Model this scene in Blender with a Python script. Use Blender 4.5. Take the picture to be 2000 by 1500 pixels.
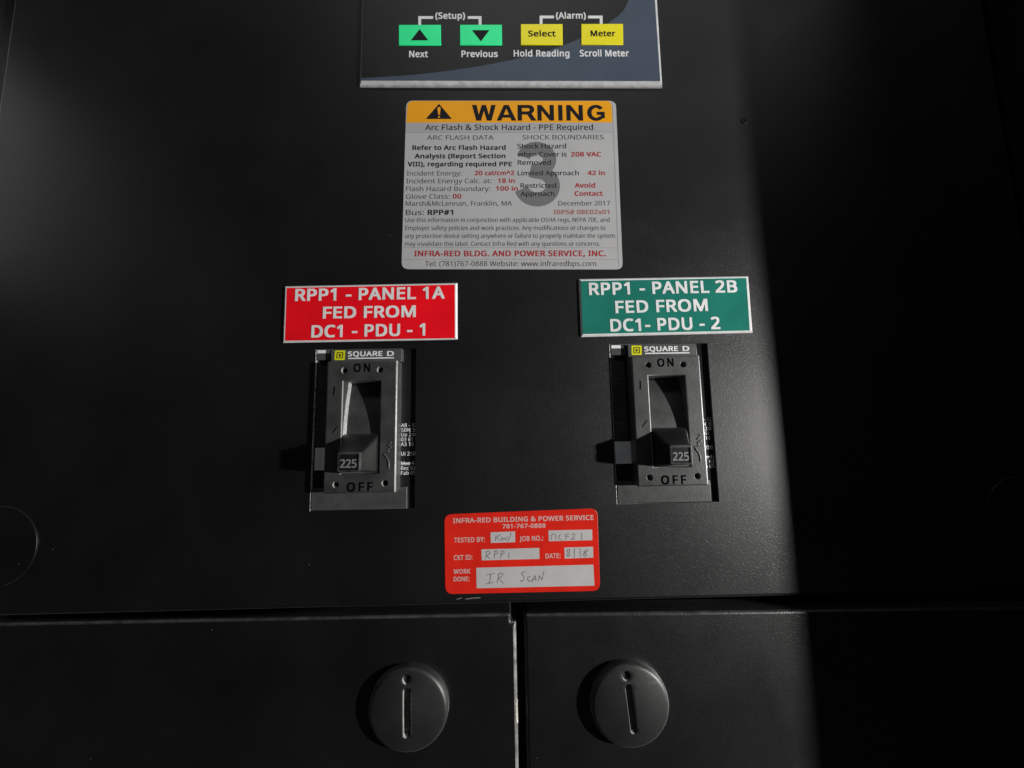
import bpy, bmesh, math, random, json
from mathutils import Matrix, Vector
from mathutils.geometry import tessellate_polygon

for o in list(bpy.data.objects):
    bpy.data.objects.remove(o)
SC = bpy.context.scene
COL = SC.collection

# ------------------------------------------------------------------ camera
# panel front = plane y = 0, X to the right, Z up, the viewer on the -Y side; lengths in metres
DIST = 0.1926                                  # lens to panel, square-on
PITCH, ROLL, YAW = (math.radians(a) for a in (6.76535, -1.04226, 1.01144))
FPX = 800.0
EYE = (0.00602, 0.0560)                        # lens, right of and above the origin
#                                   # focal length in pixels of a 2000 px wide picture
def cam_axes():
    cp, sp, cy, sy, cr, sr = (math.cos(PITCH), math.sin(PITCH), math.cos(YAW), math.sin(YAW),
                              math.cos(ROLL), math.sin(ROLL))
    fwd = Vector((sy * cp, cy * cp, sp))
    r0 = Vector((cy, -sy, 0))
    u0 = r0.cross(fwd)
    return cr * r0 + sr * u0, -sr * r0 + cr * u0, fwd
RIGHT, UP, FWD = cam_axes()
cam_d = bpy.data.cameras.new('camera')
cam = bpy.data.objects.new('camera', cam_d)
COL.objects.link(cam)
cam.matrix_world = Matrix(((RIGHT.x, UP.x, -FWD.x, EYE[0]), (RIGHT.y, UP.y, -FWD.y, -DIST),
                           (RIGHT.z, UP.z, -FWD.z, EYE[1]), (0, 0, 0, 1)))
cam_d.sensor_width = 36.0
cam_d.lens = 36.0 * FPX / 2000.0
cam_d.clip_start, cam_d.clip_end = 0.01, 50
SC.camera = cam

# ------------------------------------------------------------------ world, lamps, exposure
world = bpy.data.worlds.new('World')
SC.world = world
world.use_nodes = True
world.node_tree.nodes['Background'].inputs[0].default_value = (0.9, 0.95, 1.0, 1)
world.node_tree.nodes['Background'].inputs[1].default_value = 0.014
def point(name, loc, power, radius, color=(1, 1, 1)):
    d = bpy.data.lights.new(name, 'POINT')
    d.energy, d.shadow_soft_size, d.color = power, radius, color
    o = bpy.data.objects.new(name, d)
    COL.objects.link(o)
    o.location = loc
    return o
def area(name, loc, aim, power, sx, sy, color=(1, 1, 1)):
    d = bpy.data.lights.new(name, 'AREA')
    d.shape, d.size, d.size_y, d.energy, d.color = 'RECTANGLE', sx, sy, power, color
    o = bpy.data.objects.new(name, d)
    COL.objects.link(o)
    o.location = loc
    o.rotation_euler = (Vector(aim) - Vector(loc)).to_track_quat('-Z', 'Y').to_euler()
    return o
point('hand_lamp', (0.776, -0.467, 0.032), 54.0, 0.013, (1.0, 0.985, 0.96))
area('ceiling_lamp', (1.52, -1.10, 2.00), (0.05, 0, 0.1), 2.3, 1.25, 0.5, (0.96, 0.98, 1.0))
area('added_fill_light', (0.05, -1.10, 1.55), (0, 0, 0.2), 2.0, 0.8, 0.4, (0.96, 0.98, 1.0))  # unseen fill, added to brighten the panel's upper middle
area('aisle_lamp', (-0.42, -0.10, 0.27), (-0.24, 0, 0.18), 0.050, 0.03, 0.16, (0.97, 0.98, 1.0))
SC.view_settings.view_transform = 'Standard'
SC.view_settings.look = 'None'
SC.view_settings.exposure = 0.0
SC.view_settings.gamma = 1.0
SC.view_settings.use_curve_mapping = False

# ------------------------------------------------------------------ materials
def mat(name, color, rough=0.3, ior=1.5, bump=0.0, scale=900.0, detail=3.0, var=0.0, var_scale=40.0,
        metal=False, speck=0.0, dist='BECKMANN', bdist=0.0003, smudge=0.0, pebble=0.0):
    """Diffuse under a clear coat: a paint, plastic or ink; metal=True is bare metal."""
    m = bpy.data.materials.new(name)
    m.use_nodes = True
    nt = m.node_tree
    N, L = nt.nodes, nt.links
    N.clear()
    out = N.new('ShaderNodeOutputMaterial')
    tc = N.new('ShaderNodeTexCoord')
    col = None
    rgb = (*color, 1)
    if var:
        n = N.new('ShaderNodeTexNoise')
        n.inputs['Scale'].default_value = var_scale
        n.inputs['Detail'].default_value = 6
        L.new(tc.outputs['Object'], n.inputs['Vector'])
        r = N.new('ShaderNodeValToRGB')
        r.color_ramp.elements[0].position, r.color_ramp.elements[1].position = 0.3, 0.7
        r.color_ramp.elements[0].color = (*[c * (1 - var) for c in color], 1)
        r.color_ramp.elements[1].color = (*[min(1, c * (1 + var)) for c in color], 1)
        L.new(n.outputs['Fac'], r.inputs['Fac'])
        col = r.outputs['Color']
    if speck:                                    # pale dust specks
        n = N.new('ShaderNodeTexVoronoi')
        n.inputs['Scale'].default_value = 150
        L.new(tc.outputs['Object'], n.inputs['Vector'])
        r = N.new('ShaderNodeValToRGB')
        r.color_ramp.elements[0].position, r.color_ramp.elements[1].position = 0.03, 0.055
        r.color_ramp.elements[0].color = (1, 1, 1, 1)
        r.color_ramp.elements[1].color = (0, 0, 0, 1)
        L.new(n.outputs['Distance'], r.inputs['Fac'])
        sep = N.new('ShaderNodeSeparateColor')
        L.new(n.outputs['Color'], sep.inputs[0])
        gt = N.new('ShaderNodeMath')
        gt.operation = 'GREATER_THAN'
        gt.inputs[1].default_value = 0.93
        L.new(sep.outputs[0], gt.inputs[0])
        mu = N.new('ShaderNodeMath')
        mu.operation = 'MULTIPLY'
        L.new(r.outputs['Color'], mu.inputs[0])
        L.new(gt.outputs[0], mu.inputs[1])
        mx = N.new('ShaderNodeMix')
        mx.data_type = 'RGBA'
        L.new(mu.outputs[0], mx.inputs[0])
        if col:
            L.new(col, mx.inputs[6])
        else:
            mx.inputs[6].default_value = rgb
        mx.inputs[7].default_value = (speck, speck, speck, 1)
        col = mx.outputs[2]
    nrm = None
    if bump:
        n = N.new('ShaderNodeTexNoise')
        n.inputs['Scale'].default_value = scale
        n.inputs['Detail'].default_value = detail
        n.inputs['Roughness'].default_value = 0.55
        L.new(tc.outputs['Object'], n.inputs['Vector'])
        b = N.new('ShaderNodeBump')
        b.inputs['Strength'].default_value = bump
        b.inputs['Distance'].default_value = bdist
        if pebble:                               # grains of powder, each a small rounded bump of its own height
            vo = N.new('ShaderNodeTexVoronoi')
            vo.inputs['Scale'].default_value = pebble
            vo.inputs['Randomness'].default_value = 1.0
            L.new(tc.outputs['Object'], vo.inputs['Vector'])
            sp = N.new('ShaderNodeSeparateColor')
            L.new(vo.outputs['Color'], sp.inputs[0])
            pw = N.new('ShaderNodeMath')
            pw.operation = 'POWER'
            pw.inputs[1].default_value = 2.0
            L.new(sp.outputs[0], pw.inputs[0])
            m1 = N.new('ShaderNodeMath')
            m1.operation = 'MULTIPLY'
            L.new(pw.outputs[0], m1.inputs[0])
            L.new(vo.outputs['Distance'], m1.inputs[1])
            m2 = N.new('ShaderNodeMath')
            m2.operation = 'ADD'
            L.new(m1.outputs[0], m2.inputs[0])
            L.new(n.outputs['Fac'], m2.inputs[1])
            L.new(m2.outputs[0], b.inputs['Height'])
        else:
            L.new(n.outputs['Fac'], b.inputs['Height'])
        nrm = b.outputs['Normal']
    gl = N.new('ShaderNodeBsdfAnisotropic')
    gl.distribution = dist
    gl.inputs['Roughness'].default_value = rough
    if smudge:                                   # wiped and fingered patches: the gloss varies
        n = N.new('ShaderNodeTexNoise')
        n.inputs['Scale'].default_value = 38
        n.inputs['Detail'].default_value = 5
        n.inputs['Distortion'].default_value = 0.8
        L.new(tc.outputs['Object'], n.inputs['Vector'])
        mr = N.new('ShaderNodeMapRange')
        mr.inputs['From Min'].default_value, mr.inputs['From Max'].default_value = 0.3, 0.7
        mr.inputs['To Min'].default_value, mr.inputs['To Max'].default_value = rough - smudge, rough + smudge
        L.new(n.outputs['Fac'], mr.inputs['Value'])
        L.new(mr.outputs[0], gl.inputs['Roughness'])
    if nrm:
        L.new(nrm, gl.inputs['Normal'])
    if metal:
        if col:
            L.new(col, gl.inputs['Color'])
        else:
            gl.inputs['Color'].default_value = rgb
        L.new(gl.outputs[0], out.inputs['Surface'])
        return m
    gl.inputs['Color'].default_value = (1, 1, 1, 1)
    df = N.new('ShaderNodeBsdfDiffuse')
    if col:
        L.new(col, df.inputs['Color'])
    else:
        df.inputs['Color'].default_value = rgb
    fr = N.new('ShaderNodeFresnel')
    fr.inputs['IOR'].default_value = ior
    if nrm:
        L.new(nrm, df.inputs['Normal'])
        L.new(nrm, fr.inputs['Normal'])
    mix = N.new('ShaderNodeMixShader')
    L.new(fr.outputs[0], mix.inputs[0])
    L.new(df.outputs[0], mix.inputs[1])
    L.new(gl.outputs[0], mix.inputs[2])
    L.new(mix.outputs[0], out.inputs['Surface'])
    return m

M = dict(
    paint=mat('black_powder_coat', (0.0034, 0.0034, 0.0035), 0.40, 1.54, bump=0.27, scale=2400, detail=2, bdist=0.00012, pebble=1600, smudge=0.02, var=0.45, var_scale=18, speck=0.06, dist='GGX'),
    frame=mat('black_frame_paint', (0.006, 0.006, 0.0062), 0.5, 1.4, bump=0.3, scale=900),
    chip=mat('bare_metal_chip', (0.55, 0.52, 0.45), 0.5, 1.5, bump=0.5, scale=1500, var=0.4, var_scale=400),
    edge=mat('worn_lit_cut_edge', (0.50, 0.50, 0.49), 0.45, 1.5, bump=0.8, scale=1400, var=0.95, var_scale=700),  # worn speckle and caught light together in one pale colour
    plastic=mat('breaker_plastic', (0.034, 0.034, 0.034), 0.40, 1.60, bump=0.25, scale=1500, smudge=0.04, dist='GGX', var=0.35, var_scale=120),
    handle=mat('handle_plastic', (0.007, 0.007, 0.007), 0.40, 1.33, bump=0.14, scale=1500, dist='GGX', smudge=0.04, var=0.2, var_scale=200),
    blackp=mat('black_label', (0.010, 0.010, 0.011), 0.35, 1.45, var=0.2, var_scale=150),
    strip=mat('grey_strip', (0.055, 0.056, 0.056), 0.42, 1.5, bump=0.2, scale=1500, var=0.2, var_scale=150),
    ink=mat('black_ink', (0.010, 0.009, 0.012), 0.5, 1.3),
    recess_shade=mat('painted_letter_shade', (0.002, 0.002, 0.002), 0.6, 1.03),  # flat dark sheet painting the shade inside engraved letters and marks
    thin=mat('grey_ink', (0.052, 0.051, 0.053), 0.5, 1.3),
    darkthin=mat('dark_grey_ink', (0.030, 0.030, 0.031), 0.5, 1.3),
    redink=mat('red_ink', (0.30, 0.030, 0.035), 0.5, 1.3),
    pale=mat('pale_red_ink', (0.29, 0.13, 0.13), 0.5, 1.3),
    three=mat('grey_numeral_ink', (0.14, 0.14, 0.143), 0.5, 1.3),
    white=mat('white_vinyl', (0.355, 0.355, 0.36), 0.4, 1.4, bump=0.06, scale=120, var=0.05, var_scale=45),
    box=mat('white_vinyl_box', (0.315, 0.315, 0.325), 0.4, 1.4, var=0.06, var_scale=60),
    orange=mat('orange_band', (0.68, 0.29, 0.004), 0.4, 1.4, var=0.06, var_scale=60),
    core=mat('white_plaque_core', (0.62, 0.62, 0.62), 0.45, 1.45, bump=0.15, scale=700, var=0.08, var_scale=200),
    redp=mat('red_plaque_face', (0.70, 0.006, 0.013), 0.35, 1.42, bump=0.05, scale=400, var=0.10, var_scale=60),
    greenp=mat('green_plaque_face', (0.015, 0.15, 0.115), 0.35, 1.42, bump=0.05, scale=400, var=0.12, var_scale=60),
    redst=mat('red_sticker', (0.57, 0.018, 0.010), 0.4, 1.42, bump=0.05, scale=150, var=0.12, var_scale=80),
    field=mat('pale_write_on_field', (0.40, 0.385, 0.385), 0.5, 1.4, var=0.05, var_scale=150),
    rtext=mat('pale_red_sticker_text', (0.50, 0.33, 0.31), 0.5, 1.35),
    pen=mat('ballpoint_ink', (0.16, 0.16, 0.165), 0.5, 1.3, var=0.3, var_scale=900),
    alu=mat('aluminium_edge', (0.42, 0.42, 0.43), 0.4, 1.8, bump=0.3, scale=900, var=0.2, var_scale=300),
    mblack=mat('meter_black_print', (0.009, 0.009, 0.009), 0.42, 1.45, bump=0.1, scale=1200, var=0.15, var_scale=80),
    mblue=mat('meter_slate_print', (0.044, 0.060, 0.086), 0.42, 1.45, bump=0.1, scale=1200, var=0.06, var_scale=80),
    green=mat('green_button', (0.018, 0.76, 0.27), 0.35, 1.42, var=0.05, var_scale=60),
    yellow=mat('yellow_button', (0.70, 0.62, 0.003), 0.35, 1.42, var=0.05, var_scale=60),
    mwhite=mat('white_print', (0.62, 0.62, 0.63), 0.45, 1.4, var=0.06, var_scale=200),
    logo=mat('yellow_logo', (0.55, 0.55, 0.012), 0.4, 1.4),
    sheen=mat('painted_plastic_highlight', (0.30, 0.30, 0.295), 0.35, 1.5, bump=0.1, scale=800, var=0.25, var_scale=500),  # pale colour standing in for highlights on lamp-facing plastic edges
    sidelabel=mat('dark_grey_side_label', (0.05, 0.05, 0.052), 0.5, 1.35, var=0.2, var_scale=300),
    edgelight=mat('painted_edge_light', (0.17, 0.17, 0.165), 0.45, 1.5, bump=0.6, scale=1200, var=0.7, var_scale=150),  # light caught by the left door's edge, put into the colour
    doortop=mat('painted_top_light', (0.028, 0.028, 0.028), 0.42, 1.5, bump=0.5, scale=1200, var=0.5, var_scale=200),  # light along the door tops, put into the colour
    grey=mat('grey_print', (0.15, 0.15, 0.152), 0.45, 1.4, var=0.2, var_scale=400),
    faint=mat('faint_grey_print', (0.045, 0.045, 0.046), 0.5, 1.3),
)

# ------------------------------------------------------------------ geometry helpers (2-D x,z and height h in mm)
def at(px, py, h=0.0):
    """The point (x, z) in mm, h mm in front of the panel, seen at a pixel of the 2000 x 1500 photograph."""
    d = RIGHT * ((px - 1000) / FPX) - UP * ((py - 750) / FPX) + FWD
    t = (DIST * 1000 - h) / d.y
    return Vector((EYE[0] * 1000 + d.x * t, EYE[1] * 1000 + d.z * t))
ORG = [0.0, 0.0]
def put(name, verts, faces, material, parent=None, smooth=None, flat=()):
    """Links ONE mesh object. verts: (x, z, h) in mm, world; faces: index lists or (list, material index)."""
    me = bpy.data.meshes.new(name)
    me.from_pydata([((x - ORG[0]) * 0.001, -h * 0.001, (z - ORG[1]) * 0.001) for x, z, h in verts], [],
                   [f[0] if isinstance(f, tuple) else f for f in faces])
    for m in (material if isinstance(material, (list, tuple)) else [material]):
        me.materials.append(M[m])
    for p, f in zip(me.polygons, faces):
        if isinstance(f, tuple):
            p.material_index = f[1]
    bm = bmesh.new()
    bm.from_mesh(me)
    bmesh.ops.recalc_face_normals(bm, faces=bm.faces) if smooth is not None else None
    bm.to_mesh(me)
    bm.free()
    if smooth is not None:
        me.set_sharp_from_angle(angle=math.radians(smooth))
        for i, p in enumerate(me.polygons):
            p.use_smooth = i not in flat
    o = bpy.data.objects.new(name, me)
    COL.objects.link(o)
    if parent:
        o.parent = parent
    return o
def thing(name, label, cat, x, z, group=None):
    o = bpy.data.objects.new(name, None)
    o.empty_display_size = 0.02
    COL.objects.link(o)
    o.location = (x * 0.001, 0, z * 0.001)
    ORG[0], ORG[1] = x, z
    o['label'], o['category'] = label, cat
    if group:
        o['group'] = group
    return o
def sarea(P):
    return sum(P[i - 1][0] * P[i][1] - P[i][0] * P[i - 1][1] for i in range(len(P))) / 2
def ccw(P):
    return list(P) if sarea(P) > 0 else list(reversed(P))
def grow(P, d):
    """A counter-clockwise loop moved outwards by d (inwards for d < 0)."""
    out, n = [], len(P)
    for i in range(n):
        a, b, c = Vector(P[i - 1][:2]), Vector(P[i][:2]), Vector(P[(i + 1) % n][:2])
        u, v = (b - a).normalized(), (c - b).normalized()
        m = Vector((u.y, -u.x)) + Vector((v.y, -v.x))
        k = max(m.length_squared / 2, 0.3)
        out.append(b + m * (d / k))
    return out
def rounded(P, r, n=5):
    """A convex loop with its corners rounded."""
    P = [Vector(p) for p in ccw(P)]
    out = []
    for i in range(len(P)):
        a, b, c = P[i - 1], P[i], P[(i + 1) % len(P)]
        u, v = (a - b).normalized(), (c - b).normalized()
        for k in range(n + 1):
            t = k / n
            out.append(b + u * r * (1 - t) ** 2 + v * r * t ** 2)
    return out
def circle(x, z, r, n=24):
    return [Vector((x + r * math.cos(2 * math.pi * k / n), z + r * math.sin(2 * math.pi * k / n))) for k in range(n)]
def rect(x0, z0, x1, z1):
    return ccw([Vector((x0, z0)), Vector((x1, z0)), Vector((x1, z1)), Vector((x0, z1))])
def quad(*px, h=0):
    return ccw([at(*p, h) for p in px])
def repaint(o, slot_material, test):
    """Gives the faces whose centre (x, z, h in mm, relative to the thing) and normal pass the test another material."""
    o.data.materials.append(M[slot_material])
    k = len(o.data.materials) - 1
    for p in o.data.polygons:
        c = p.center * 1000
        if test(c.x, c.z, -c.y, p.normal):
            p.material_index = k
def slab(name, outer, h0, h1, r, material, parent=None, holes=(), segs=4, smooth=40, hole_mat=0, back=False, hseg=2):
    """A plate from h0 (back) to h1 (front), outer edge rounded by r; holes: (loop, chamfer, floor height or None)."""
    V, F, flat = [], [], set()
    def ring(P, h):
        i = len(V)
        V.extend((p[0], p[1], h) for p in P)
        return list(range(i, i + len(P)))
    def bridge(a, b, mi=0):
        n = len(a)
        for k in range(n):
            F.append(([a[k - 1], a[k], b[k], b[k - 1]], mi))
    outer = ccw(outer)
    prev = ring(outer, h0)
    if back:
        flat.add(len(F))
        F.append((list(reversed(prev)), 0))
    for k in range(segs + 1 if r > 0 else 1):
        a = math.pi / 2 * k / segs
        P = outer if r <= 0 else grow(outer, -r * (1 - math.cos(a)))
        h = h1 if r <= 0 else h1 - r + r * math.sin(a)
        cur = ring(P, h)
        bridge(prev, cur)
        prev = cur
    loops, idx = [[Vector((V[i][0], V[i][1], 0)) for i in prev]], list(prev)
    for loop, c, floor in holes:
        loop = ccw(loop)
        top = ring(grow(loop, c), h1)
        loops.append([Vector((V[i][0], V[i][1], 0)) for i in top])
        idx += top
        last = top
        if c > 0:
            for k in range(1, hseg + 1):
                a = math.pi / 2 * k / hseg
                cur = ring(grow(loop, c * (1 - math.sin(a))), h1 - c * (1 - math.cos(a)))
                bridge(cur, last, hole_mat)
                last = cur
        low = ring(loop, h0 if floor is None else floor)
        bridge(low, last, hole_mat)
        if floor is not None:
            flat.add(len(F))
            F.append((low, 0))
    for t in tessellate_polygon(loops):
        flat.add(len(F))
        F.append(([idx[i] for i in t], 0))
    return put(name, V, F, material, parent, smooth, flat)
def sheet(name, loops, h, material, parent=None):
    """Flat print: each loop one face at height h."""
    V, F = [], []
    for P in loops:
        P = ccw(P)
        i = len(V)
        V += [(p[0], p[1], h) for p in P]
        for t in tessellate_polygon([[Vector((p[0], p[1], 0)) for p in P]]):
            a, b, c = (P[k] for k in t)
            t = list(t) if (b[0] - a[0]) * (c[1] - a[1]) - (b[1] - a[1]) * (c[0] - a[0]) > 0 else list(reversed(t))
            F.append([i + k for k in t])
    return put(name, V, F, material, parent)
def ribbon(pts, w):
    """Outline pieces of a pen stroke."""
    out = []
    for a, b in zip(pts, pts[1:]):
        a, b = Vector(a), Vector(b)
        if (b - a).length < 1e-6:
            continue
        u = (b - a).normalized()
        n = Vector((-u.y, u.x)) * w / 2
        a, b = a - u * w * 0.25, b + u * w * 0.25
        out.append([a - n, b - n, b + n, a + n])
    return out
BOLD = 22.0
class Text:
    """Collects lines of lettering and links them as ONE mesh object."""
    def __init__(self):
        self.V, self.F, self.mats, self.k = [], [], [], 0
    def mi(self, m):
        if m not in self.mats:
            self.mats.append(m)
        return self.mats.index(m)
    def contours(self, loops, h, m, depth=0.0):
        loops = [[Vector((p[0], p[1], 0)) for p in P] for P in loops if len(P) > 2]
        outers = [P for P in loops if sarea(P) < 0]
        inners = [P for P in loops if sarea(P) >= 0]
        for O in outers:
            xs, ys = [p.x for p in O], [p.y for p in O]
            hs = [I for I in inners if min(xs) <= I[0].x <= max(xs) and min(ys) <= I[0].y <= max(ys)]
            self.k += 1
            hh = h + 0.004 * (self.k % 3)
            i = len(self.V)
            pts = [p for L in [O] + hs for p in L]
            self.V += [(p.x, p.y, hh) for p in pts]
            for t in tessellate_polygon([O] + hs):
                a, b, c = (pts[k] for k in t)
                s = (b.x - a.x) * (c.y - a.y) - (b.y - a.y) * (c.x - a.x)
                self.F.append(([i + k for k in (t if s > 0 else reversed(t))], self.mi(m)))
            if depth:
                for L in [O] + hs:
                    j = len(self.V)
                    n = len(L)
                    self.V += [(p.x, p.y, hh) for p in L] + [(p.x, p.y, hh - depth) for p in L]
                    for q in range(n):
                        r = (q + 1) % n
                        self.F.append(([j + q, j + r, j + n + r, j + n + q], self.mi(m)))
    def quads(self, loops, h, m):
        for P in loops:
            P = ccw(P)
            self.k += 1
            i = len(self.V)
            self.V += [(p[0], p[1], h + 0.004 * (self.k % 3)) for p in P]
            self.F.append((list(range(i, i + len(P))), self.mi(m)))
    def line(self, s, x0, y0, x1, y1, cap, m, h, style='R', depth=0.0, slant=0.0, up=None):
        """String s with its ink from pixel (x0, y0) to (x1, y1) on the baseline, capitals cap pixels high."""
        a, b = at(x0, y0, h), at(x1, y1, h)
        e = at((x0 + x1) / 2, (y0 + y1) / 2 - cap, h) - at((x0 + x1) / 2, (y0 + y1) / 2, h)
        u = (b - a)
        w = u.length
        u = u / w
        v = Vector((-u.y, u.x))
        ch = abs(e.dot(v))
        S, pen, loops = GLYPHS['H' if style == 'H' else 'R'], 0.0, []
        for c in s:
            g = S[c]
            for P in g[1:]:
                loops.append([(pen + P[k], P[k + 1]) for k in range(0, len(P), 2)])
            pen += g[0] + {'B': 26, 'M': 8, 'S': 150}.get(style, 0)
        lo = min(p[0] for P in loops for p in P)
        hi = max(p[0] for P in loops for p in P)
        d = {'B': BOLD, 'M': 7.0, 'S': 26.0}.get(style, 0.0)
        kx, ky = w / (hi - lo + 2 * d), ch / 509.0
        lo -= d
        dv = d * 0.75
        sy = (509.0 - 2 * dv) / 509.0
        # bold: the same glyph printed four times, a little apart
        for n, (dx, dy) in enumerate(((-d, -dv), (d, -dv), (d, dv), (-d, dv)) if d else ((0, 0),)):
            self.contours([[a + u * ((x + dx - lo) * kx) + v * ((y * sy + dv + dy) * ky) for x, y in P] for P in loops], h + 0.0013 * n, m, depth)
    def done(self, name, parent):
        return put(name, self.V, self.F, self.mats, parent)
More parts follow.
